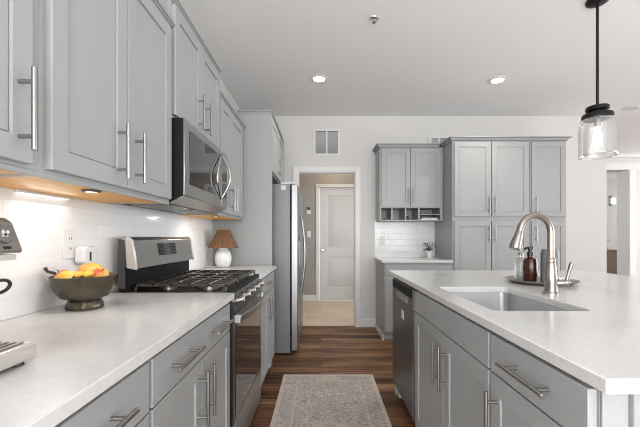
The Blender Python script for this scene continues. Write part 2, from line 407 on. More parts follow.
# hall beyond the doorway
YH = 6.43
hw = MB(); hw.box(XW, -.03, YH, YH+.12, 0, ZC); hw.box(.79, 1.4, YH, YH+.12, 0, ZC); hw.box(-.03, .79, YH, YH+.12, 2.085, ZC)
hw.box(1.3, 1.42, YB+.12, YH+.12, 0, ZC)
struct('wall_hall', hw, 'hallwall')
t2 = MB(); t2.box(-.09, -.03, YH-.016, YH, 0, 2.145); t2.box(.79, .85, YH-.016, YH, 0, 2.145); t2.box(-.03, .79, YH-.016, YH, 2.085, 2.145)
struct('trim_2', t2, 'trim', .003)
struct('baseboard_hall', B(XW, -.09, YH-.014, YH, 0, .115).box(.85, 1.3, YH-.014, YH, 0, .115), 'trim', .003)
FH = Frame('B', YH+.05)
dm = MB()
def door_leaf(F, u0, u1, v0, v1):
    mb = MB(); V = mb.bm.verts.new
    us = [u0, u0+.13, u1-.13, u1]; vs = [v0, v0+.22, v0+.80, v0+.95, v1-.13, v1]
    g = {(i, j): V(F.p(u, v, .035)) for i, u in enumerate(us) for j, v in enumerate(vs)}
    for i in range(3):
        for j in range(5):
            q = [g[i, j], g[i+1, j], g[i+1, j+1], g[i, j+1]]
            if i == 1 and j in (1, 3):
                a, b, c, d = us[1], us[2], vs[j], vs[j+1]
                prev = q
                for ins, n in ((.012, .024), (.03, .024), (.045, .031)):
                    r = [V(F.p(a+ins, c+ins, n)), V(F.p(b-ins, c+ins, n)), V(F.p(b-ins, d-ins, n)), V(F.p(a+ins, d-ins, n))]
                    for k in range(4): mb.bm.faces.new((prev[k], prev[(k+1) % 4], r[(k+1) % 4], r[k]))
                    prev = r
                mb.bm.faces.new(prev)
            else: mb.bm.faces.new(q)
    bk = {(i, j): V(F.p(u, v, 0)) for i, u in ((0, u0), (3, u1)) for j, v in ((0, v0), (5, v1))}
    mb.bm.faces.new((bk[0, 0], bk[0, 5], bk[3, 5], bk[3, 0]))
    mb.bm.faces.new([g[i, 0] for i in range(4)]+[bk[3, 0], bk[0, 0]]); mb.bm.faces.new([g[i, 5] for i in range(4)]+[bk[3, 5], bk[0, 5]])
    mb.bm.faces.new([g[0, j] for j in range(6)]+[bk[0, 5], bk[0, 0]]); mb.bm.faces.new([g[3, j] for j in range(6)]+[bk[3, 5], bk[3, 0]])
    return mb
d1 = struct('door_1', door_leaf(FH, -.027, .787, .012, 2.08), 'door')
kn = MB().lathe([(.028, 0), (.028, -.006), (.012, -.01), (.012, -.035), (.026, -.042), (.030, -.055), (.022, -.068)], (.03, YH+.015, .935), 20, axis=1)
obj('door_knob', kn, 'nickel', d1)
# the room seen past the end of the back wall
YF = 6.7
fw = MB(); fw.box(2.2, 4.7, YF, YF+.25, 0, ZC); fw.box(5.9, 10, YF, YF+.25, 0, ZC); fw.box(4.7, 5.9, YF, YF+.25, 2.46, ZC)
struct('wall_far', fw, 'wall')
t3 = MB(); t3.box(4.6, 10, YF-.02, YF, 2.46, 2.60); t3.box(5.9, 6.02, YF-.018, YF, 0, 2.46); t3.box(6.25, 6.37, YF-.018, YF, 0, 2.46); t3.box(4.6, 10, YF-.07, YF, 2.69, ZC)
t3.box(5.885, 5.902, YF-.01, YF+.26, 0, 2.46)
struct('trim_3', t3, 'trim', .003)
YE = 9.4
ew = MB(); ew.box(3.5, 7.78, YE, YE+.15, 0, ZC); ew.box(8.05, 10, YE, YE+.15, 0, ZC); ew.box(7.78, 8.05, YE, YE+.15, 0, 2.05); ew.box(7.78, 8.05, YE, YE+.15, 2.24, ZC)
struct('wall_end', ew, 'wall')
win = MB(); win.box(7.75, 7.79, YE-.02, YE+.02, 2.02, 2.27); win.box(8.04, 8.08, YE-.02, YE+.02, 2.02, 2.27); win.box(7.75, 8.08, YE-.02, YE+.02, 2.02, 2.055); win.box(7.75, 8.08, YE-.02, YE+.02, 2.235, 2.27)
struct('window_1', win, 'trim')

# ------------------------------------------------------------------ cabinets on the tiled wall
FW = Frame('L', -.71)          # face frame plane of the wall cabinets
FBs = Frame('L', -.445)        # face frame plane of the base cabinets
GW = 'grey wall cabinets over the long worktop'
def wall_cab(y0, y1, z0, z1, doors, handles, label, crown_sides, F=FW, xb=XW, under=True, group=GW, co=.022, ch=.03):
    r = thing('wall_cabinet', (F.d-.14, (y0+y1)/2, z0), label, 'cabinet', group)
    m = MB(); xf = F.d
    xb2 = xb+.010 if z0 < 1.42 else xb+.002
    m.box(xb2, xf-.02, y0+.001, y1-.001, z0+.0132, z1)           # carcass
    m.box(xf-.02, xf, y0+.0002, y1-.0002, z0+.013, z1); m.box(xf-.011, xf, y0+.0002, y1-.0002, z0, z0+.013)   # face frame
    m.box(xb2, xf-.02, y0+.001, y0+.016, z0+.002, z0+.0132); m.box(xb2, xf-.02, y1-.016, y1-.001, z0+.002, z0+.0132)
    obj('body', m, 'paint', r, bevel=.0012)
    if under: obj('underside', B(xb2, xf-.0115, y0+.017, y1-.017, z0+.003, z0+.0125), 'ply', r, label='honey plywood underside')
    for (a, b, c, d), hu in zip(doors, handles):
        dr = obj('door', shaker(F, a, b, c, d), 'paint', r)
        if hu: obj('handle', bar(F, hu[0], hu[1], .19, True), 'nickel', dr, label='satin nickel bar handle')
    obj('crown_moulding', crown(MB(), xf-.30, xf, y0+.001, y1-.001, z1+.0005, z1+ch, co, crown_sides), 'paint', r, bevel=.001)
    return r
ZU, ZT = 1.327, 2.152
wall_cab(.115, .8795, ZU, ZT, [(.130, .492, ZU+.022, ZT-.015), (.496, .840, ZU+.022, ZT-.015)], [(.45, 1.475), (.80, 1.468)],
         'grey wall cabinet above the espresso machine', ('x1',))
wall_cab(.8798, 1.636, ZU, ZT, [(.898, 1.248, ZU+.022, ZT-.015), (1.252, 1.618, ZU+.022, ZT-.015)], [(1.19, 1.468), (1.25+.052, 1.468)],
         'two-door grey wall cabinet above the fruit bowl', ('x1', 'y1'))
wall_cab(1.650, 2.407, 1.742, 2.298, [(1.66, 2.026, 1.757, 2.28), (2.03, 2.395, 1.757, 2.28)], [(1.965, 1.875), (2.085, 1.875)],
         'short grey wall cabinet mounted above the microwave', ('x1', 'y0', 'y1'), under=False, co=.02)
wall_cab(2.415, 3.198, ZU, ZT, [(2.43, 2.70, ZU+.022, ZT-.015), (2.704, 3.11, ZU+.022, ZT-.015)], [(2.66, 1.468), (2.75, 1.468)],
         'grey wall cabinet above the small lamp', ('x1',))
# little round lights under the cabinets, and an added strip imitating a tile reflection
for (px, py, lb, pw) in ((-.758, 1.155, 'small dark-rimmed round light under the cabinet above the fruit bowl', .38), (-.77, 2.56, 'small dark-rimmed round light under the cabinet above the lamp', .6)):
    k = thing('puck_light', (px, py, ZU), lb, 'light', 'round lights under the wall cabinets')
    obj('housing', MB().lathe([(.029, ZU+.0028), (.029, ZU-.002), (.026, ZU-.004)], (px, py, 0), 24), 'dgrey', k)
    obj('lens', MB().lathe([(.017, ZU-.0042), (.017, ZU-.0046)], (px, py, 0), 24), 'strip', k)
    l = bpy.data.lights.new('puck_beam', 'AREA'); l.shape = 'DISK'; l.size = .05; l.energy = pw; l.color = (1, .97, .93)
    o = put(bpy.data.objects.new('puck_light_beam', l), k); o.location = (0, 0, -.012)
def strip(y0, y1, label, power):
    r = thing('added_streak_strip', (XW+.02, (y0+y1)/2, 1.319), label, 'light')
    obj('housing', B(XW+.0105, XW+.026, y0, y1, 1.3205, 1.3296), 'white', r)
    obj('lens', B(XW+.012, XW+.0245, y0+.004, y1-.004, 1.318, 1.3203), 'strip', r)
    l = bpy.data.lights.new('streak_light', 'AREA'); l.shape = 'RECTANGLE'; l.size = .05; l.size_y = y1-y0; l.energy = power; l.color = (1, .97, .93)
    o = put(bpy.data.objects.new('streak_light_beam', l), r); o.location = (.02, 0, -.006); o.rotation_euler = (0, -.5, 0)
strip(1.13, 1.36, 'added slim glowing strip imitating a tile reflection above the fruit bowl', .12)
# tall end panel + cabinet over the refrigerator
pn = obj('end_panel', B(XW+.001, -.448, 3.201, 3.219, .0, 2.30), 'paint', origin=(-.72, 3.21, 0), bevel=.001)
tag(pn, 'tall flat grey panel beside the small lamp, boxing in the refrigerator', 'panel')
FF = Frame('L', -.47)
oc = wall_cab(3.222, 4.26, 1.775, 2.30, [(3.232, 3.70, 1.79, 2.285), (3.704, 4.25, 1.79, 2.285)], [(3.655, 1.91), (3.75, 1.91)],
         'deep grey cabinet above the refrigerator', ('x1', 'y0'), F=FF, under=False, group=None, co=.024, ch=.034)

# ------------------------------------------------------------------ base cabinets, tiled-wall side
def base_cab(F, y0, y1, label, pulls, door_split, hz, group, drawer=(.742, .866), toe=.10, back=None, dhandle='both', open_top=False, drawer_name='drawer', handles=True):
    s = 1 if F.kind == 'L' else -1
    bk = back
    r = thing('base_cabinet', ((F.d+bk)/2, (y0+y1)/2, 0), label, 'cabinet', group)
    m = MB()
    if open_top:
        m.box(bk, bk+s*.018, y0+.001, y1-.001, toe, .884); m.box(bk, F.d, y0+.001, y0+.019, toe, .884); m.box(bk, F.d, y1-.019, y1-.001, toe, .884)
        m.box(bk, F.d, y0+.019, y1-.019, toe, toe+.018); m.box(F.d-s*.02, F.d, y0+.019, y1-.019, toe+.018, .884)
    else: m.box(bk, F.d, y0+.001, y1-.001, toe, .884)
    obj('body', m, 'paint', r, bevel=.001)
    obj('toe_kick', B(bk+s*.02, F.d-s*.07, y0+.001, y1-.001, 0, toe-.0005), 'paint', r)
    dr = obj(drawer_name, slab(F, y0+.006, y1-.006, *drawer), 'paint', r, bevel=.002)
    for u in pulls: obj('handle', bar(F, u, (drawer[0]+drawer[1])/2+.004, .205, False), 'nickel', dr, label='satin nickel bar handle')
    ed = [y0+.006]+([door_split-.0015, door_split+.0015] if door_split else [])+[y1-.006]
    for k in range(0, len(ed), 2):
        d = obj('door', shaker(F, ed[k], ed[k+1], toe+.008, drawer[0]-.006), 'paint', r)
        if hz[k//2]: obj('handle', bar(F, hz[k//2], .615, .19, True), 'nickel', d, label='satin nickel bar handle')
    return r
GB = 'grey base cabinets under the long worktop'
base_cab(FBs, .113, .873, 'grey base cabinet under the espresso machine', (.31, .64), .495, (.44, .55), GB, back=XW+.005)
base_cab(FBs, .877, 1.640, 'grey base cabinet under the fruit bowl', (1.066, 1.437), 1.25, (1.21, 1.285), GB, back=XW+.005)
bc = base_cab(FBs, 2.417, 3.196, 'grey base cabinet under the small lamp', (2.80,), 2.80, (2.74, 2.86), GB, back=XW+.005)
obj('leveling_foot', MB().lathe([(.018, 0), (.02, .01), (.012, .014), (.012, .0995)], (-.475, 3.165, .0), 14), 'white', bc, label='white plastic foot')
def worktop(name, mb, label, origin):
    o = obj(name, mb, 'quartz', origin=origin, bevel=.003); tag(o, label, 'worktop'); return o
worktop('countertop', B(XW+.009, -.406, -.25, 1.644, .8845, .914), 'long white quartz worktop under the fruit bowl', (-.7, .7, .8845))
worktop('countertop', B(XW+.009, -.408, 2.412, 3.199, .8845, .914), 'short white quartz worktop under the small lamp', (-.7, 2.8, .8845))

# ------------------------------------------------------------------ gas range
ry0, ry1 = 1.651, 2.405
rg = thing('gas_range', (-.68, (ry0+ry1)/2, 0), 'stainless steel gas range with black iron grates', 'range')
obj('body', B(-.955, -.418, ry0, ry1, .05, .81).box(-.955, -.445, ry0, ry1, .81, .90).prism([(-.444, .8995), (-.4265, .8995), (-.4065, .825), (-.4065, .811), (-.444, .811)], 1, ry0, ry0+.002).box(-.90, -.50, ry0+.04, ry1-.04, 0, .05), 'black', rg, bevel=.002)
obj('cooktop', B(-.90, -.432, ry0, ry1, .9005, .909).box(-.446, -.425, ry0, ry1, .90, .922), 'mattblack', rg, bevel=.003)
# upright panel: dark lower riser, slanted steel face with end caps
obj('riser', B(-.955, -.905, ry0+.004, ry1-.004, .9095, 1.034), 'mattblack', rg)
obj('backguard_back', MB().prism([(-.958, .93), (-.925, .93), (-.925, 1.0), (-.935, 1.16), (-.958, 1.165)], 1, ry0+.001, ry1-.001), 'dgrey', rg)
bg = obj('backguard', MB().prism([(-.957, 1.035), (-.872, 1.022), (-.893, 1.160), (-.912, 1.175), (-.957, 1.175)], 1, ry0+.014, ry1-.014), 'steel', rg, bevel=.004)
for y in (ry0, ry1-.0135):
    obj('end_cap', MB().prism([(-.918, 1.028), (-.868, 1.018), (-.890, 1.163), (-.906, 1.178), (-.925, 1.178)], 1, y, y+.009), 'cream' if y == ry0 else 'steel', rg, bevel=.003)  # near cap paler: reflection off the steel end painted into its colour
def on_guard(y, z, n=.0):   # point on the slanted face
    k = (z-1.022)/(1.160-1.022); return (-.872-.021*k+n, y, z)
ds = MB(); q = []
for n in (.0005, .003):
    for (y, z) in ((1.90, 1.075), (2.13, 1.075), (2.13, 1.140), (1.90, 1.140)): q.append(ds.bm.verts.new(on_guard(y, z, n)))
ds.bm.faces.new(q[4:]); ds.bm.faces.new(q[:4])
for k in range(4): ds.bm.faces.new((q[k], q[(k+1) % 4], q[4+(k+1) % 4], q[4+k]))
dso = obj('display', ds, 'display', rg)
for i in range(6):
    for j in range(3):
        if j == 1 and 2 <= i <= 3: continue
        y, z = 1.918+i*.037, 1.087+j*.019; p = on_guard(y, z, .0033)
        obj('key', B(p[0]-.0004, p[0]+.0004, y, y+.014, z, z+.005), 'mark', dso)
p = on_guard(2.0, 1.106, .0033)
for (u0, u1) in ((0, .006), (.009, .015), (.020, .026), (.029, .035)):
    obj('digit', B(p[0]-.0004, p[0]+.0004, 1.995+u0, 1.995+u1, 1.103, 1.116), 'mark', dso)
# burners and grates
for (x, y, r) in ((-.78, 1.80, .038), (-.57, 1.80, .046), (-.67, 2.028, .04), (-.78, 2.26, .032), (-.57, 2.26, .05)):
    bu = obj('burner', MB().lathe([(r*1.25, .9095), (r*1.25, .921), (r, .922), (r, .927)], (x, y, 0), 24), 'nickel', rg)
    obj('burner_cap', MB().lathe([(r*.85, .9272), (r*.85, .932), (r*.7, .934)], (x, y, 0), 24), 'iron', bu)
gz0, gz1 = .942, .951
for k in range(3):
    a = ry0+.012+k*.2436; b = a+.241; x0, x1 = -.888, -.448
    m = MB(); w_ = .011
    for x in (x0, x1-w_): m.box(x, x+w_, a, b, gz0-.004, gz1)
    for y in (a, b-w_): m.box(x0, x1, y, y+w_, gz0-.004, gz1)
    for j in range(1, 3): m.box(x0, x1, a+(b-a)*j/3-w_/2, a+(b-a)*j/3+w_/2, gz0, gz1)
    for j in range(1, 5): m.box(x0+(x1-x0)*j/5-w_/2, x0+(x1-x0)*j/5+w_/2, a, b, gz0, gz1)
    for x in (x0, x1-w_):
        for y in (a, b-w_): m.box(x, x+w_, y, y+w_, .9095, gz0)
    obj('grate', m, 'iron', rg, bevel=.0015)
# control fascia, knobs, oven door, drawer
obj('control_fascia', MB().prism([(-.444, .8995), (-.428, .8995), (-.408, .825), (-.408, .812), (-.444, .812)], 1, ry0+.0025, ry1), 'dsteel', rg, bevel=.003)
for k in range(5):
    y = 1.735+k*.147
    c = Vector((-.417, y, .862)); ax = Vector((.97, 0, .235)).normalized(); m = MB()
    m.tube([c-ax*.001, c+ax*.006, c+ax*.0065, c+ax*.034, c+ax*.037], [.025, .025, .021, .019, .016], 20)
    z = Vector((0, 0, 1)); pp = c+ax*.037
    m.box(pp.x-.002, pp.x+.004, y-.003, y+.003, pp.z-.013, pp.z+.013)
    obj('knob', m, 'nickel', rg, bevel=.001)
od = obj('oven_door', B(-.4175, -.412, ry0+.003, ry1-.003, .285, .806), 'dsteel', rg, bevel=.004)
obj('window', B(-.4125, -.4095, ry0+.035, ry1-.035, .30, .745), 'bglass', od, label='black glass window')
hm = MB(); rows = []
for k in range(17):        # flat bowed bar on two end blocks
    t = k/16; x = -.392+.034*math.sin(PI*t); y = ry0+.012+(ry1-ry0-.024)*t
    rows.append([hm.bm.verts.new(p) for p in ((x, y, .770), (x+.013, y, .770), (x+.013, y, .802), (x, y, .802))])
for p, q in zip(rows, rows[1:]):
    for k in range(4): hm.bm.faces.new((p[k], p[(k+1) % 4], q[(k+1) % 4], q[k]))
hm.bm.faces.new(rows[0]); hm.bm.faces.new(rows[-1][::-1])
hm.box(-.4115, -.380, ry0+.006, ry0+.030, .765, .806); hm.box(-.4115, -.380, ry1-.030, ry1-.006, .765, .806)
obj('handle', hm, 'steel', od, bevel=.003, label='broad bowed steel handle')
obj('storage_drawer', B(-.4175, -.412, ry0+.003, ry1-.003, .075, .277), 'steel', rg, bevel=.004)

# ------------------------------------------------------------------ microwave
mw = thing('microwave', (-.82, 2.028, 1.36), 'stainless over-the-range microwave with a bowed handle', 'microwave')
mx = -.645
obj('body', MB().prism([(XW+.012, 1.337), (mx-.075, 1.337), (mx-.008, 1.369), (mx-.008, 1.738), (XW+.012, 1.738)], 1, 1.651, 2.405), 'mattblack', mw, bevel=.002)
md = obj('door', B(mx-.0075, mx, 1.651, 2.270, 1.372, 1.738), 'steel', mw, bevel=.004)
wn = MB(); yy = [1.715+i*.04 for i in range(13)]
top = [(1.715, 1.698), (2.22, 1.698)]; rt = [(2.238-.06*math.sin(PI*t/10), 1.690-(1.690-1.432)*t/10) for t in range(11)]
wn.prism([(1.715, 1.690), (1.720, 1.698)]+[(2.228, 1.698)]+rt+[(1.720, 1.432), (1.715, 1.440)], 0, mx-.002, mx+.0015)
obj('window', wn, 'bglass', md, label='black glass window')
obj('window_trim', MB().tube([(mx+.003, y, z) for (y, z) in rt], .0045, 10), 'chrome', md, label='curved chrome trim')
hp = [(mx+.004, 2.243, 1.700)]+[(mx+.010+.052*math.sin(PI*t/12), 2.248, 1.698-.272*t/12) for t in range(13)]+[(mx+.004, 2.243, 1.424)]
obj('handle', MB().tube(hp, .0085, 12), 'nickel', md, label='bowed steel handle')
cp = obj('control_panel', B(mx-.0075, mx, 2.274, 2.405, 1.372, 1.738), 'steel', mw, bevel=.003)
obj('keypad', B(mx-.001, mx+.0015, 2.275, 2.395, 1.432, 1.698), 'bglass', cp)
vb = MB().prism([(mx-.075, 1.3345), (mx-.074, 1.3368), (mx-.0075, 1.3688), (mx-.003, 1.3712), (mx-.003, 1.366)], 1, 1.651, 2.405)
obj('vent_lip', vb, 'steel', mw)
for y in (1.70, 2.06):
    m = B(-.93, -.735, y, y+.29, 1.3325, 1.3368)
    for j in range(9): m.box(-.925+j*.021, -.915+j*.021, y+.008, y+.282, 1.330, 1.3326)
    obj('filter', m, 'steel', mw)

# ------------------------------------------------------------------ refrigerator
fy0, fy1 = 3.46, 4.37
fr = thing('refrigerator', (-.6, (fy0+fy1)/2, 0), 'tall stainless steel refrigerator beside the doorway', 'refrigerator')
obj('body', B(-.97, -.305, fy0, fy1, .025, 1.70), 'steelside', fr, bevel=.004, label='plain grey side')
for x in (-.93, -.36):
    for y in (fy0+.05, fy1-.05): obj('foot', MB().lathe([(.02, 0), (.02, .0248)], (x, y, 0), 12), 'black', fr)
for k, (a, b) in enumerate(((fy0+.001, fy0+.40), (fy0+.406, fy1-.001))):
    d = obj('door', B(-.296, -.229, a, b, .045, 1.695), 'steelv', fr, bevel=.008, seg=3)
    if k == 0:
        dp = obj('dispenser', B(-.2295, -.2265, a+.09, b-.10, .88, 1.20), 'bglass', d, label='black water dispenser')
        obj('dispenser_panel', B(-.2268, -.2245, a+.10, b-.11, 1.13, 1.19), 'dgrey', dp)
    y = b-.05 if k == 0 else a+.05
    hp = [(-.229, y, .60)]+[(-.212+.035*math.sin(PI*t/14), y, .60+.80*t/14) for t in range(15)]+[(-.229, y, 1.40)]
    obj('handle', MB().tube(hp, .013, 12), 'nickel', d, label='bowed steel handle')
obj('hinge_cover', B(-.40, -.27, fy0+.01, fy0+.07, 1.7003, 1.722), 'offwhite', fr, bevel=.004)
obj('side_tag', B(-.395, -.345, fy0-.002, fy0-.0001, 1.64, 1.685), 'offwhite', fr, label='small pale square tag')
obj('grille', B(-.32, -.298, fy0+.02, fy1-.02, .003, .043), 'black', fr)

# ------------------------------------------------------------------ back wall: nook cabinet, nook base, pantry
FN = Frame('B', 4.24)
nk = thing('wall_cabinet', (1.09, 4.40, 1.372), 'two-door grey wall cabinet with open cubbies above the potted plant', 'cabinet')
nx0, nx1 = .7116, 1.4785
m = MB(); m.box(nx0, nx1, 4.24, 4.56, 1.525, 2.26)
m.box(nx0, nx0+.018, 4.24, 4.56, 1.372, 1.525); m.box(nx1-.036, nx1, 4.24, 4.56, 1.372, 1.525)
m.box(nx0+.018, nx1-.036, 4.24, 4.56, 1.372, 1.384); m.box(nx0+.018, nx1-.036, 4.545, 4.56, 1.384, 1.525)
for x in (.86, 1.026, 1.187): m.box(x-.009, x+.009, 4.242, 4.545, 1.384, 1.525)
m.box(1.196, nx1-.036, 4.245, 4.545, 1.445, 1.455)
obj('body', m, 'paint', nk, bevel=.001)
for a, b, hu in ((nx0+.018, 1.078, 1.05), (1.082, nx1-.030, 1.108)):
    d = obj('door', shaker(FN, a, b, 1.538, 2.247), 'paint', nk); obj('handle', bar(FN, hu, 1.665, .19, True), 'nickel', d, label='satin nickel bar handle')
obj('crown_moulding', crown(MB(), nx0, nx1-.05, 4.24, 4.55, 2.2605, 2.30, .045, ('x0', 'y0')), 'paint', nk, bevel=.001)
# what lies in the cubbies
st = thing('paper_stack', (1.31, 4.36, 1.384), 'small stack of white papers in the lower shelf of the cabinet cubbies', 'papers')
for k in range(3): obj('sheet', B(1.215+.01*k, 1.425-.012*(k % 2), 4.262+.004*k, 4.50, 1.3845+k*.0085, 1.392+k*.0085), 'paper', st)
tag(obj('notebook', B(1.22, 1.33, 4.255, 4.46, 1.4555, 1.472), 'dgrey', origin=(1.27, 4.35, 1.4555), bevel=.002), 'dark notebook on the upper shelf of the cabinet cubbies', 'notebook')
tag(obj('coaster_stack', B(.775, .835, 4.262, 4.33, 1.3845, 1.396).box(.778, .832, 4.265, 4.327, 1.3965, 1.402), 'black', origin=(.8, 4.3, 1.3845), bevel=.002), 'low dark coasters in the cubby farthest from the pantry', 'coasters')
tag(obj('stopper', MB().lathe([(.022, 1.3845), (.022, 1.40), (.012, 1.405), (.012, 1.415), (.018, 1.42), (.014, 1.432)], (1.06, 4.30, 0), 18), 'black', origin=(1.06, 4.30, 1.3845)), 'small black bottle stopper standing in a cabinet cubby', 'stopper')

FP = Frame('B', 3.95)
nb = thing('base_cabinet', (1.09, 4.26, 0), 'grey base cabinet in the nook under the potted plant', 'cabinet')
obj('body', B(nx0, 1.4785, 3.95, 4.56, .10, .884), 'paint', nb, bevel=.001)
obj('toe_kick', B(nx0+.0, 1.4785, 4.02, 4.56, 0, .0995), 'paint', nb)
obj('base_trim', B(nx0-.012, nx0-.0005, 3.97, 4.56, 0, .06), 'trim', nb)
d = obj('drawer', slab(FP, nx0+.012, 1.474, .742, .866), 'paint', nb, bevel=.002); obj('handle', bar(FP, 1.09, .806, .205, False), 'nickel', d, label='satin nickel bar handle')
for a, b, hu in ((nx0+.012, 1.092, 1.05), (1.095, 1.474, 1.137)):
    d = obj('door', shaker(FP, a, b, .108, .736), 'paint', nb); obj('handle', bar(FP, hu, .615, .19, True), 'nickel', d, label='satin nickel bar handle')
worktop('countertop', B(.686, 1.479, 3.92, 4.561, .8845, .914), 'small white quartz worktop under the potted plant', (1.08, 4.24, .8845))

PT = 'tall grey pantry cupboards'
def pantry(x0, x1, cols, label, sides):
    r = thing('pantry_cabinet', ((x0+x1)/2, 4.26, 0), label, 'cabinet', PT)
    obj('body', B(x0, x1, 3.95, 4.565, .10, 2.262), 'paint', r, bevel=.001)
    obj('toe_kick', B(x0, x1, 4.02, 4.56, 0, .0995), 'paint', r)
    for a, b, hu in cols:
        for z0, z1, hz in ((.108, 1.356, 1.21), (1.404, 2.246, 1.535)):
            d = obj('door', shaker(FP, a, b, z0, z1), 'paint', r); obj('handle', bar(FP, hu, hz, .195, True), 'nickel', d, label='satin nickel bar handle')
    obj('crown_moulding', crown(MB(), x0, x1, 3.95, 4.55, 2.2625, 2.302, .045, sides), 'paint', r, bevel=.001)
def cx(px): return (px-321)*3.93/350
pantry(1.482, cx(530.2), [(cx(454.5), cx(491.2), cx(488.4)), (cx(492), cx(529.2), cx(494.2))], 'two-column grey pantry cupboard beside the nook, four doors', ('x0', 'y0'))
pantry(cx(530.5), cx(567), [(cx(532), cx(566.2), cx(535.6))], 'narrow single-column grey pantry cupboard at the open end of the run', ('x1', 'y0'))

# potted plant
pp = thing('potted_plant', (1.35, 4.36, .914), 'small leafy plant in a white pot on the nook worktop', 'plant')
obj('pot', MB().lathe([(.027, .9145), (.04, .995), (.041, 1.0), (.036, 1.0), (.033, .985)], (1.35, 4.36, 0), 24), 'ceramic', pp)
obj('soil', MB().lathe([(.0325, .98), (.033, .986)], (1.35, 4.36, 0), 20), 'soil', pp)
lf = MB(); stm = MB()
for k in range(26):
    a = random.uniform(0, 2*PI); l = random.uniform(.02, .07); h = random.uniform(.03, .125)
    b = Vector((1.35+random.uniform(-.012, .012), 4.36+random.uniform(-.012, .012), .985)); e = Vector((1.35+l*math.cos(a), 4.36+l*math.sin(a), .985+h))
    stm.tube([b, (b+e)/2+Vector((0, 0, .012)), e], .0016, 6)
    dv = Vector((math.cos(a), math.sin(a), random.uniform(-.4, .3))).normalized(); sd = dv.cross(Vector((0, 0, 1))).normalized(); up = sd.cross(dv)
    L, W = random.uniform(.026, .042), random.uniform(.010, .016)
    pts = [(0, 0, 0), (.35, 1, .1), (.7, .8, .08), (1, 0, -.1), (.7, -.8, .08), (.35, -1, .1)]
    vs = [lf.bm.verts.new(e+dv*(p[0]*L)+sd*(p[1]*W)+up*(p[2]*L)) for p in pts]
    mid = [lf.bm.verts.new(e+dv*(q_*L)-up*.002) for q_ in (.35, .7)]
    for q_ in ((0, 1, 6), (0, 6, 5)): lf.bm.faces.new([(vs+mid)[i] for i in q_])
    for q_ in ((1, 2, 7, 6), (6, 7, 4, 5), (2, 3, 7), (7, 3, 4)): lf.bm.faces.new([(vs+mid)[i] for i in q_])
lo = obj('foliage', lf, 'leaf', pp); sm_ = lo.modifiers.new('thickness', 'SOLIDIFY'); sm_.thickness = .0012
obj('stems', stm, 'leaf', pp)

# ------------------------------------------------------------------ island
FI = Frame('I', .552)
IB = 1.20
GI = 'grey base cabinets of the island'
dwr = (1.988, 2.594)
base_cab(FI, .692, 1.104, 'narrow grey drawer and door cabinet at the camera end of the island', (.885,), None, (1.055,), GI, back=IB, drawer=(.757, .872))
base_cab(FI, 1.106, 1.984, 'two-door grey sink cabinet of the island beside the dishwasher', (), 1.516, (1.483, 1.556), GI, back=IB, drawer=(.757, .872), open_top=True, drawer_name='false_drawer_front')
# end panels and the seating-side back
ip = thing('kitchen_island', (1.55, 1.65, 0), 'grey panelled shell of the island round its cabinets, under the large worktop', 'island')
FE = Frame('B', .69)
obj('end_panel', shaker(FE, .604, 1.92, .0, .883, t=.016, st=.05, rec=.009), 'paint', ip)
obj('corner_post', B(.552, .6035, .686, .6905, 0, .883), 'paint', ip, bevel=.001)
obj('back_panel', B(IB+.002, 1.92, .692, 2.60, 0, .8835), 'paint', ip)
obj('far_end_panel', B(.552, 1.92, 2.601, 2.619, 0, .8835), 'paint', ip)

# worktop with the sink opening
def rrect(x0, x1, y0, y1, r, n=6):
    P = []
    for (cx_, cy_, a0) in ((x1-r, y1-r, 0), (x0+r, y1-r, PI/2), (x0+r, y0+r, PI), (x1-r, y0+r, 1.5*PI)):
        for k in range(n+1): a = a0+PI/2*k/n; P.append((cx_+r*math.cos(a), cy_+r*math.sin(a)))
    return P
SX0, SX1, SY0, SY1 = .612, .968, 1.238, 1.835
ct = MB(); bm = ct.bm
def loop(P, z):
    v = [bm.verts.new((x, y, z)) for x, y in P]; return v, [bm.edges.new((v[i], v[(i+1) % len(v)])) for i in range(len(v))]
outer = [(.525, .643), (2.07, .643), (2.07, 2.74), (.525, 2.74)]; inner = rrect(SX0, SX1, SY0, SY1, .035)
_, e1 = loop(outer, .914); _, e2 = loop(inner, .914)
g = bmesh.ops.triangle_fill(bm, use_beauty=True, edges=e1+e2)
fs = [f for f in g['geom'] if isinstance(f, bmesh.types.BMFace)]
ex = bmesh.ops.extrude_face_region(bm, geom=fs)
bmesh.ops.translate(bm, vec=(0, 0, -.0295), verts=[v for v in ex['geom'] if isinstance(v, bmesh.types.BMVert)])
worktop('countertop', ct, 'large white quartz island worktop with the sink opening', (1.3, 1.7, .8845))
# sink
sk = thing('sink', ((SX0+SX1)/2, (SY0+SY1)/2, .69), 'undermount stainless sink set in the island worktop', 'sink')
bs = MB(); rr = []
prof = [(-.012, .884), (.004, .884), (.003, .85), (-.004, .74), (-.010, .715), (-.028, .697), (-.06, .69)]
for ins, z in prof:
    P = rrect(SX0-ins-.004, SX1+ins+.004, SY0-ins-.004, SY1+ins+.004, max(.012, .037+ins), 6) if ins > -.02 else rrect(SX0-ins-.004, SX1+ins+.004, SY0-ins-.004, SY1+ins+.004, .036, 6)
    rr.append([bs.bm.verts.new((x, y, z)) for x, y in P])
rr[0] = rr[0]
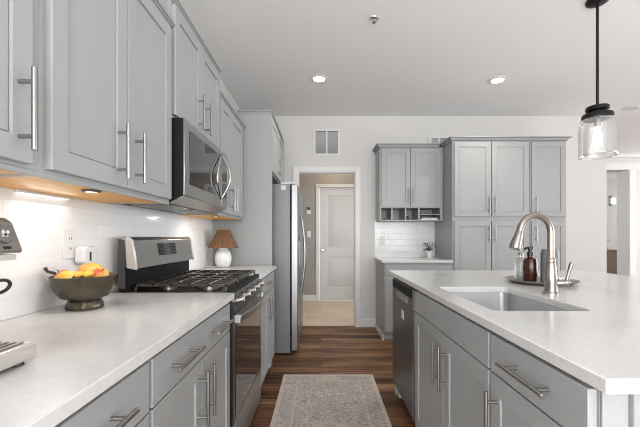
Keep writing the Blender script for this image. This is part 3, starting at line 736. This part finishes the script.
# lip flange outward
fl = [bs.bm.verts.new((x, y, .8838)) for x, y in rrect(SX0-.022, SX1+.022, SY0-.022, SY1+.022, .075, 6)]
chain = [fl]+rr[1:]
for a, b in zip(chain, chain[1:]):
    n = len(a)
    for k in range(n): bs.bm.faces.new((a[k], a[(k+1) % n], b[(k+1) % n], b[k]))
for v in rr[0]: bs.bm.verts.remove(v)
bs.bm.faces.new(chain[-1])
bo = obj('basin', bs, 'basin', sk, smooth=.9); sm_ = bo.modifiers.new('thickness', 'SOLIDIFY'); sm_.thickness = .0015; sm_.offset = -1
dc = ((SX0+SX1)/2, (SY0+SY1)/2, 0)
obj('drain', MB().lathe([(.055, .6908), (.052, .694), (.04, .692), (.036, .6915)], dc, 24), 'chrome', sk)

# dishwasher
dw = thing('dishwasher', (.85, 2.29, 0), 'dark stainless dishwasher built into the island end', 'dishwasher')
obj('body', B(.565, IB-.005, dwr[0]+.001, dwr[1]-.001, .10, .878), 'dgrey', dw)
obj('toe_kick', B(.62, IB-.01, dwr[0]+.001, dwr[1]-.001, .0, .0995), 'black', dw)
dd = obj('door', B(.530, .5645, dwr[0]+.003, dwr[1]-.003, .115, .872), 'dwsteel', dw, bevel=.004)
obj('control_strip', B(.5285, .5305, dwr[0]+.05, dwr[1]-.01, .815, .866), 'mattblack', dd, label='black control strip')
obj('pocket_handle', MB().prism([(.5295, .808), (.5295, .764), (.5255, .770), (.5245, .800)], 1, dwr[0]+.16, dwr[1]-.16), 'steel', dd, bevel=.001)
for y in (2.235, 2.275): obj('glint', B(.5285, .5301, y, y+.026, .645, .70), 'paper', dd, label='painted pale sticker')  # bright reflections on the steel, painted as pale patches
obj('side_trim', B(.5285, .5305, dwr[0]+.004, dwr[0]+.04, .125, .868), 'steelv', dd)
obj('foot', MB().lathe([(.016, 0), (.018, .01), (.010, .014), (.010, .099)], (.585, 2.57, 0), 12), 'white', dw, label='white plastic foot')

# faucet
fx, fy = 1.05, 1.60
fa = thing('faucet', (fx, fy, .914), 'brushed nickel gooseneck pull-down faucet behind the sink', 'faucet')
obj('base', MB().lathe([(.031, .9143), (.031, .922), (.027, .926), (.026, .97), (.0275, .985), (.024, 1.01), (.0205, 1.05), (.0175, 1.06), (.0205, 1.064), (.0205, 1.074), (.0155, 1.082)], (fx, fy, 0), 28), 'warmnickel', fa)
rad = .079; pts = [(fx, fy, 1.075), (fx, fy, 1.12), (fx, fy, 1.165), (fx, fy, 1.195)]
dv = Vector((-.985, -.17, 0)).normalized()
for k in range(1, 15):
    a = PI*k/14*.93
    q = Vector((fx, fy, 1.195))+dv*(rad*(1-math.cos(a)))+Vector((0, 0, rad*math.sin(a))); pts.append(q)
end = Vector(pts[-1]); td = (end-Vector(pts[-2])).normalized()
pts.append(end+td*.015)
obj('spout', MB().tube(pts, .0145, 16), 'warmnickel', fa)
e2_ = end+td*.015
hd = MB().tube([e2_, e2_+td*.004, e2_+td*.02, e2_+td*.065, e2_+td*.078, e2_+td*.082], [.0152, .0165, .0175, .0235, .0235, .02], 20)
so = obj('spray_head', hd, 'warmnickel', fa)
bp = e2_+td*.035+dv*.018
obj('button', MB().ball(bp, .007, (.6, .8, 1.4)), 'dgrey', so)
hl = MB().tube([(fx+.018, fy-.004, .965), (fx+.045, fy-.012, .967), (fx+.058, fy-.016, .968)], [.015, .0155, .013], 16)
hl.ball((fx+.060, fy-.016, .968), .0155); hl.tube([(fx+.060, fy-.017, .972), (fx+.064, fy-.02, 1.0), (fx+.078, fy-.024, 1.055), (fx+.079, fy-.024, 1.06)], [.0075, .0065, .0095, .006], 12)
obj('lever', hl, 'warmnickel', fa)

# tray with bottles
tc = (1.25, 1.99)
ty = obj('tray', MB().lathe([(.12, .9145), (.160, .921), (.178, .935), (.182, .936), (.178, .930), (.158, .916+.009), (.05, .920)], (*tc, 0), 40, cap1=True), 'pewter', origin=(*tc, .914))
tag(ty, 'round dark metal tray holding the bottles behind the faucet', 'tray')
def bottle(name, x, y, label, cat):
    return thing(name, (x, y, .925), label, cat)
b1 = bottle('soap_dispenser', 1.190, 2.085, 'clear glass pump bottle on the tray, farthest from the faucet', 'bottle')
obj('bottle', MB().lathe([(.030, .9255), (.033, .93), (.033, 1.02), (.026, 1.045), (.013, 1.055), (.013, 1.065)], (1.19, 2.085, 0), 24), 'glass', b1)
obj('soap', MB().lathe([(.028, .929), (.0305, .934), (.0305, .975)], (1.19, 2.085, 0), 20), 'glass', b1)
obj('pump', MB().lathe([(.015, 1.0655), (.015, 1.08), (.006, 1.083), (.006, 1.105), (.011, 1.107), (.011, 1.118)], (1.19, 2.085, 0), 16).tube([(1.19, 2.085, 1.112), (1.16, 2.075, 1.112), (1.150, 2.072, 1.104)], .0045, 8), 'nickel', b1)
b2 = bottle('soap_dispenser', 1.186, 1.985, 'amber glass bottle with a black pump on the tray', 'bottle')
obj('bottle', MB().lathe([(.033, .9255), (.036, .93), (.036, 1.035), (.030, 1.052), (.014, 1.06), (.014, 1.068)], (1.186, 1.985, 0), 26), 'amber', b2)
obj('pump', MB().lathe([(.017, 1.0685), (.017, 1.088), (.010, 1.09), (.010, 1.104), (.018, 1.106), (.018, 1.118), (.012, 1.122)], (1.186, 1.985, 0), 18).tube([(1.186, 1.985, 1.112), (1.155, 1.975, 1.112), (1.147, 1.972, 1.105)], .006, 8), 'black', b2)
cxb, cyb = 1.245, 1.905
b3 = bottle('canister', cxb, cyb, 'tall slate grey canister on the tray, right behind the faucet', 'canister')
obj('body', MB().lathe([(.040, .9255), (.0435, .929), (.0435, 1.085), (.040, 1.097)], (cxb, cyb, 0), 28), 'bluegrey', b3)
obj('lid', MB().lathe([(.0395, 1.0972), (.038, 1.106), (.028, 1.11)], (cxb, cyb, 0), 26), 'bluegrey', b3)

# ------------------------------------------------------------------ pendant
px_, py_ = 1.84, 2.33
pd = thing('pendant_light', (px_, py_, ZC), 'black stem pendant with a clear glass jar shade', 'pendant light')
obj('canopy', MB().lathe([(.064, ZC-.0005), (.064, ZC-.018), (.05, ZC-.026), (.012, ZC-.03)], (px_, py_, 0), 28), 'blackmetal', pd)
obj('stem', MB().tube([(px_, py_, ZC-.028), (px_, py_, 2.035)], .0085, 12), 'blackmetal', pd)
obj('cap', MB().lathe([(.018, 2.05), (.062, 2.042), (.066, 2.036), (.066, 2.018), (.058, 2.012), (.05, 2.006), (.05, 1.999), (.084, 1.992), (.088, 1.985), (.088, 1.966), (.08, 1.962)], (px_, py_, 0), 36), 'blackmetal', pd)
sh = obj('glass_shade', MB().lathe([(.079, 1.9615), (.090, 1.958), (.101, 1.935), (.104, 1.90), (.104, 1.73), (.107, 1.708)], (px_, py_, 0), 40, cap0=False, cap1=False), 'seeded', pd, smooth=1.5)
sm_ = sh.modifiers.new('thickness', 'SOLIDIFY'); sm_.thickness = .003
obj('socket', MB().lathe([(.02, 1.9615), (.02, 1.915), (.016, 1.91)], (px_, py_, 0), 18), 'nickel', pd)
obj('bulb', MB().lathe([(.013, 1.9095), (.016, 1.89), (.024, 1.85), (.026, 1.825), (.020, 1.80), (.006, 1.79)], (px_, py_, 0), 20), 'bulb', pd)

# ------------------------------------------------------------------ ceiling fittings
def downlight(x, y, label, lit=True):
    r = thing('recessed_light', (x, y, ZC), label, 'ceiling light', 'recessed lights in the ceiling')
    obj('trim_ring', MB().lathe([(.058, ZC-.001), (.085, ZC-.0005), (.086, ZC-.006), (.062, ZC-.010), (.058, ZC-.006)], (x, y, 0), 32, cap0=False, cap1=False), 'trim', r)
    obj('lens', MB().lathe([(.0575, ZC-.001), (.0575, ZC-.005)], (x, y, 0), 28), 'glow' if lit else 'offwhite', r)
    if lit:
        l = bpy.data.lights.new('downlight', 'SPOT'); l.energy = DOWNLIGHT_W*4; l.spot_size = 2.3; l.spot_blend = .9; l.shadow_soft_size = .06; l.color = (1, .95, .88)
        o = put(bpy.data.objects.new('downlight_beam', l), r); o.location = (0, 0, -.03)
downlight(-.02, 3.49, 'lit recessed ceiling light in front of the wall grille')
downlight(1.775, 3.52, 'lit recessed ceiling light in front of the pantry cupboards')
downlight(3.80, 4.29, 'unlit recessed ceiling light beside the end of the back wall', False)
sp = thing('sprinkler_head', (.383, 2.53, ZC), 'small chrome fire sprinkler head in the ceiling', 'sprinkler')
obj('escutcheon', MB().lathe([(.036, ZC-.0005), (.034, ZC-.006), (.02, ZC-.01)], (.383, 2.53, 0), 24), 'chrome', sp)
obj('nozzle', MB().lathe([(.009, ZC-.0105), (.009, ZC-.022), (.004, ZC-.024), (.004, ZC-.028), (.015, ZC-.029), (.015, ZC-.031)], (.383, 2.53, 0), 14), 'nickel', sp)

# ------------------------------------------------------------------ wall fittings
def grille(x0, x1, z0, z1, label, cols, e=.026):
    r = thing('air_vent', ((x0+x1)/2, YB, z0), label, 'vent')
    m = MB()
    m.box(x0, x1, YB-.012, YB-.0005, z0, z0+e); m.box(x0, x1, YB-.012, YB-.0005, z1-e, z1); m.box(x0, x0+e, YB-.012, YB-.0005, z0+e, z1-e); m.box(x1-e, x1, YB-.012, YB-.0005, z0+e, z1-e)
    for k in range(1, cols): xx = x0+(x1-x0)*k/cols; m.box(xx-.009, xx+.009, YB-.012, YB-.0005, z0+e, z1-e)
    obj('frame', m, 'trim', r, bevel=.001)
    obj('backing', B(x0+e, x1-e, YB-.003, YB-.0008, z0+e, z1-e), 'duct', r)
    s = MB(); n = int((z1-z0-2*e)/.0135)
    for k in range(n):
        z = z0+e+.003+k*.0135
        s.prism([(YB-.009, z+.001), (YB-.008, z), (YB-.004, z+.0085), (YB-.005, z+.0095)], 0, x0+e, x1-e)
    obj('slats', s, 'vent', r); return r
grille(-.098, .248, 2.236, 2.583, 'square white return-air grille above the doorway', 2)
grille(1.405, 1.80, 2.30, 2.495, 'low white wall grille peeping over the pantry cupboard', 3, .034)

def outlet(F, u, v, label, dupl=True):
    o_ = F.p(u, v-.057, 0); r = thing('outlet', o_, label, 'outlet')
    m = MB(); F.box(m, u-.036, u+.036, v-.058, v+.058, .0004, .006); pl = obj('plate', m, 'white', r, bevel=.002)
    for s_ in (-.02, .02):
        m = MB(); F.box(m, u-.017, u+.017, v+s_-.014, v+s_+.014, .006, .0075); f = obj('socket', m, 'white', r, bevel=.002)
        m = MB(); F.box(m, u-.008, u-.005, v+s_-.004, v+s_+.006, .0074, .0079); F.box(m, u+.005, u+.008, v+s_-.004, v+s_+.006, .0074, .0079); obj('slot', m, 'dgrey', f)
    return r
FT = Frame('L', XW+.008)
outlet(FT, 1.375, 1.148, 'white wall outlet behind the plug-in freshener')
outlet(FT, 2.985, 1.13, 'white wall outlet behind the small lamp')
FT2 = Frame('B', YB-.008)
outlet(FT2, .80, 1.125, 'white wall outlet on the nook tiles')
fz = thing('plug_in_freshener', (-.985, 1.425, 1.06), 'white plug-in air freshener above the fruit bowl', 'air freshener')
m = MB().prism([(1.395, 1.075), (1.408, 1.062), (1.462, 1.062), (1.472, 1.075), (1.472, 1.118), (1.46, 1.138), (1.412, 1.138), (1.395, 1.125)], 0, XW+.0165, XW+.056)
obj('housing', m, 'white', fz, bevel=.006, seg=3)
obj('slot', B(XW+.0555, XW+.0575, 1.428, 1.438, 1.078, 1.115), 'black', fz, label='dark slot')
FHW = Frame('B', YH)
kp = thing('keypad', (-.226, YH, 1.55), 'small wall keypad with a dark screen on the hall wall', 'keypad')
m = MB(); FHW.box(m, -.265, -.185, 1.595, 1.725, .0005, .02); obj('housing', m, 'white', kp, bevel=.004)
m = MB(); FHW.box(m, -.26, -.19, 1.672, 1.722, .02, .022); obj('screen', m, 'black', kp)
sw = thing('light_switch', (-.22, YH, 1.17), 'white light switch on the hall wall under the keypad', 'switch')
m = MB(); FHW.box(m, -.255, -.185, 1.17, 1.285, .0005, .006); obj('plate', m, 'white', sw, bevel=.002)
m = MB(); FHW.box(m, -.236, -.204, 1.195, 1.26, .006, .009); obj('rocker', m, 'white', sw, bevel=.001)
hlm = thing('ceiling_lamp', (.25, 6.15, ZC), 'warm flush ceiling lamp in the hall', 'ceiling light')
obj('base', MB().lathe([(.15, ZC-.0005), (.15, ZC-.02)], (.25, 6.15, 0), 32), 'trim', hlm)
obj('lamp_shade', MB().lathe([(.14, ZC-.0205), (.135, ZC-.05), (.09, ZC-.075), (.02, ZC-.082)], (.25, 6.15, 0), 32), 'ceramic', hlm)
l = bpy.data.lights.new('hall_lamp', 'POINT'); l.energy = HALL_W; l.color = (1, .72, .42); l.shadow_soft_size = .12
o = put(bpy.data.objects.new('hall_lamp_light', l), hlm); o.location = (0, 0, -.22)

# ------------------------------------------------------------------ lamp on the short worktop
lx, ly = -.85, 3.045
tl = thing('table_lamp', (lx, ly, .914), 'small lamp with a ribbed white base and brown woven shade', 'lamp')
obj('base', MB().lathe([(.045, .9145), (.05, .917), (.062, .94), (.070, .975), (.070, 1.005), (.062, 1.04), (.045, 1.062), (.040, 1.075), (.044, 1.092)], (lx, ly, 0), 72, rib=.028, ribn=12), 'ceramic', tl, smooth=1.2)
obj('socket', MB().lathe([(.014, 1.0925), (.014, 1.14)], (lx, ly, 0), 14), 'nickel', tl)
ls = obj('lamp_shade', MB().lathe([(.124, 1.084), (.119, 1.090), (.088, 1.150), (.058, 1.212), (.050, 1.219), (.058, 1.236)], (lx, ly, 0), 144, rib=.04, ribn=24, cap0=False, cap1=False), 'rattan', tl, smooth=1.2)
sm_ = ls.modifiers.new('thickness', 'SOLIDIFY'); sm_.thickness = .003
obj('cord', MB().tube([(lx-.05, ly-.01, .919), (lx-.09, ly-.03, .9185), (XW+.022, ly-.055, .922), (XW+.016, 2.985, 1.0), (XW+.02, 2.985, 1.10)], .003, 8), 'white', tl)

# ------------------------------------------------------------------ fruit bowl
bx, by = -.868, 1.287
bw = thing('fruit_bowl', (bx, by, .914), 'wide dark bronze footed bowl full of fruit', 'bowl')
pr = [(.012, .945), (.050, .947), (.077, .958), (.095, .983), (.103, 1.010), (.1085, 1.034), (.1045, 1.035), (.097, 1.012), (.087, .988), (.068, .966), (.045, .956), (.01, .954)]
obj('bowl', MB().lathe(pr, (bx, by, 0), 96, rib=.008, ribn=12), 'bronze', bw, smooth=1.0)
obj('foot', MB().lathe([(.058, .9145), (.060, .918), (.058, .930), (.054, .940), (.050, .9465)], (bx, by, 0), 48, rib=.02, ribn=12), 'bronze', bw, smooth=1.0)
def apple(x, y, z, r, m, label, rot):
    prof = []
    for k in range(17):
        a = -PI/2+PI*k/16; q = r*math.cos(a); h = r*.92*math.sin(a)
        if a > 0: h -= .28*r*math.exp(-(q/(.33*r))**2)
        else: h += .14*r*math.exp(-(q/(.25*r))**2)
        prof.append((max(q, .0006), h))
    R = Matrix.Translation((x, y, z)) @ Matrix.Rotation(rot[0], 4, 'X') @ Matrix.Rotation(rot[1], 4, 'Y')
    t_ = thing('apple', (x, y, z-r), label, 'apple', 'fruit in the bowl')
    obj('flesh', MB().lathe(prof, (0, 0, 0), 28).xform(R), m, t_, smooth=1.5)
    obj('stem', MB().tube([(0, 0, r*.6), (.002, 0, r*.85), (.006, 0, r*1.1)], .0016, 6).xform(R), 'stemdark', t_)
apple(-.916, 1.246, 1.031, .030, 'appleL', 'orange red apple at the edge of the bowl under the outlet', (.5, -.5))
apple(-.824, 1.306, 1.032, .031, 'appleR', 'red and yellow apple in the bowl, nearest the range', (.4, .5))
apple(-.862, 1.275, .991, .028, 'appleL', 'red apple buried at the bottom of the fruit bowl', (.3, .2))
mg = obj('mango', MB().ball((-.868, 1.318, 1.045), .036, (1.22, .95, .92), Matrix.Rotation(.3, 4, 'Z')), 'mango', origin=(-.868, 1.318, 1.02)); tag(mg, 'large golden mango on top of the other fruit', 'mango', 'fruit in the bowl')
lm = MB().lathe([(.001, -.043), (.006, -.040), (.012, -.034), (.022, -.022), (.0265, -.008), (.027, .004), (.023, .020), (.014, .032), (.007, .037), (.001, .040)], (0, 0, 0), 24, axis=0)
lm.xform(Matrix.Translation((-.882, 1.222, 1.031)) @ Matrix.Rotation(.35, 4, 'Z'))
tag(obj('lemon', lm, 'yellow', origin=(-.882, 1.222, 1.01), smooth=1.5), 'yellow lemon between the orange red apple and the bananas', 'lemon', 'fruit in the bowl')
for k, lb in enumerate(('short banana beside the lemon in the bowl', 'short banana leaning against the red and yellow apple')):
    c = Vector((-.852+.022*k, 1.232+.014*k, 1.030)); pts = []; rs = []
    for j in range(11):
        t = j/10; a = -.9+1.8*t
        pts.append(c+Vector((.012*math.cos(a*1.1)-.008, -.045*math.sin(a)*.6, .020*math.cos(a)-.006))); rs.append(.0125*(math.sin(PI*(.08+.84*t))**.55))
    r = thing('banana', (c.x, c.y, .99), lb, 'banana', 'fruit in the bowl')
    bo = obj('peel', MB().tube(pts, rs, 12), 'yellow', r, smooth=1.5)
    obj('tip', MB().tube([pts[-1], pts[-1]+(pts[-1]-pts[-2]).normalized()*.012], [rs[-1]*.9, .003], 8), 'stemdark', r)
vs_ = thing('vanilla_stalk', (-.945, 1.262, 1.03), 'dark curled dried stalk poking over the bowl rim', 'stalk', 'fruit in the bowl')
obj('stalk', MB().tube([(-.938, 1.262, 1.022), (-.955, 1.255, 1.045), (-.968, 1.24, 1.052), (-.972, 1.232, 1.066)], [.006, .0055, .005, .0065], 10), 'stemdark', vs_)

# ------------------------------------------------------------------ espresso machine
em = thing('espresso_machine', (-.80, .58, .914), 'pewter grey espresso machine on the worktop', 'espresso machine')
ey0, ey1 = .415, .738
obj('body', B(-.955, -.80, ey0+.01, ey1-.01, .916, 1.14), 'pewter', em, bevel=.01, seg=3)
hs = obj('housing', MB().prism([(-.955, 1.135), (-.625, 1.142), (-.628, 1.152), (-.648, 1.206), (-.662, 1.215), (-.955, 1.215)], 1, ey0, ey1), 'pewter', em, bevel=.006, seg=3)
obj('underside', B(-.80, -.632, ey0+.012, ey1-.012, 1.128, 1.1395), 'cream', em, label='pale copper-toned underside')
def face(y, z, n): 
    k = (z-1.152)/(1.206-1.152); return Vector((-.628-.020*k+n*.94, y, z+n*.34))
for y in (.700, .640):
    c0, c1 = face(y, 1.178, -.001), face(y, 1.178, .004)
    d = obj('dial', MB().tube([c0, c1, face(y, 1.178, .006)], [.018, .018, .016], 24), 'nickel', em)
    c = face(y, 1.178, .0065)
    obj('dial_cross', MB().box(c.x-.001, c.x+.001, y-.010, y+.010, c.z-.003, c.z+.003).box(c.x-.001, c.x+.001, y-.003, y+.003, c.z-.010, c.z+.010).xform(Matrix.Translation(c) @ Matrix.Rotation(.7, 4, 'X') @ Matrix.Translation(-c)), 'offwhite', d)
mk = MB()
for (a, b) in ((.702, .709), (.6925, .700)):
    c = face((a+b)/2, 1.1535, .0005); mk.box(c.x-.0006, c.x+.0012, a, b, c.z-.003, c.z+.003)
obj('printed_marks', mk, 'black', em)
obj('group_head', MB().lathe([(.034, 1.1275), (.034, 1.105), (.03, 1.098)], (-.72, .56, 0), 28), 'chrome', em)
pf = obj('portafilter', MB().lathe([(.036, 1.0975), (.036, 1.082), (.028, 1.066), (.012, 1.05)], (-.72, .56, 0), 28), 'chrome', em)
obj('handle', MB().tube([(-.69, .56, 1.085), (-.62, .56, 1.078), (-.58, .56, 1.072), (-.575, .56, 1.071)], [.008, .012, .0135, .008], 14), 'black', pf, label='black handle')
wand = MB().tube([(-.665, .690, 1.13), (-.648, .690, 1.10), (-.640, .690, 1.06), (-.640, .690, .99)], .0045, 10)
obj('steam_wand', wand, 'chrome', em)
ring = MB(); cc = Vector((-.632, .688, 1.077))
ring.tube([cc+Vector((.004*math.sin(a), .023*math.cos(a), .013*math.sin(a))) for a in [2*PI*k/24 for k in range(25)]], .0035, 8)
obj('wand_grip', ring, 'black', em, label='black loop grip')
dt = obj('drip_tray', MB().prism([(-.80, .923), (-.60, .923), (-.597, .928), (-.597, .950), (-.603, .956), (-.80, .957)], 1, ey0, ey1-.003), 'cream', em, bevel=.002)
gr = MB()
for k in range(12): gr.box(-.79+k*.0155, -.783+k*.0155, ey0+.012, ey1-.016, .9572, .9592)
obj('drip_grid', gr, 'pewter', dt)
for x in (-.93, -.625):
    for y in (ey0+.03, ey1-.03): obj('foot', MB().lathe([(.02, .9145), (.018, .9228)], (x, y, 0), 14), 'black', em)
obj('cup', MB().lathe([(.001, .9600), (.026, .9595), (.033, .985), (.036, 1.005), (.034, 1.005), (.030, .985)], (-.67, .668, 0), 24, cap1=False), 'black', em)

# ------------------------------------------------------------------ rug and far-room table
rg_ = obj('rug', B(-.3165, .4385, .57, 2.97, .0005, .010), 'rug', origin=(.061, 1.77, .0005), bevel=.003)
tag(rg_, 'faded beige and grey patterned runner on the plank floor', 'rug')
cn = thing('console_table', (6.45, 8.0, 0), 'pale wooden console table glimpsed in the far room', 'table')
obj('tabletop', B(6.1, 6.85, 7.85, 8.25, .85, .885), 'tablewood', cn, bevel=.003)
obj('apron', B(6.13, 6.80, 7.88, 8.22, .30, .8495), 'tablewood', cn)
for x in (6.14, 6.76):
    for y in (7.89, 8.17): obj('leg', B(x, x+.05, y, y+.05, 0, .2995), 'tablewood', cn)
vz = thing('vase', (6.52, 8.0, .886), 'white vase of curved leaves on the far room console', 'vase')
obj('vessel', MB().lathe([(.03, .8855), (.045, .92), (.03, .97), (.022, 1.0)], (6.52, 8.0, 0), 20), 'ceramic', vz)
m = MB()
for a in (-.4, .2, .7): m.tube([(6.52, 8, .99), (6.52+.05*a, 8, 1.07), (6.52+.2*a, 8.02, 1.12+.04*abs(a))], [.006, .02, .003], 8)
obj('leaves', m, 'ceramic', vz)
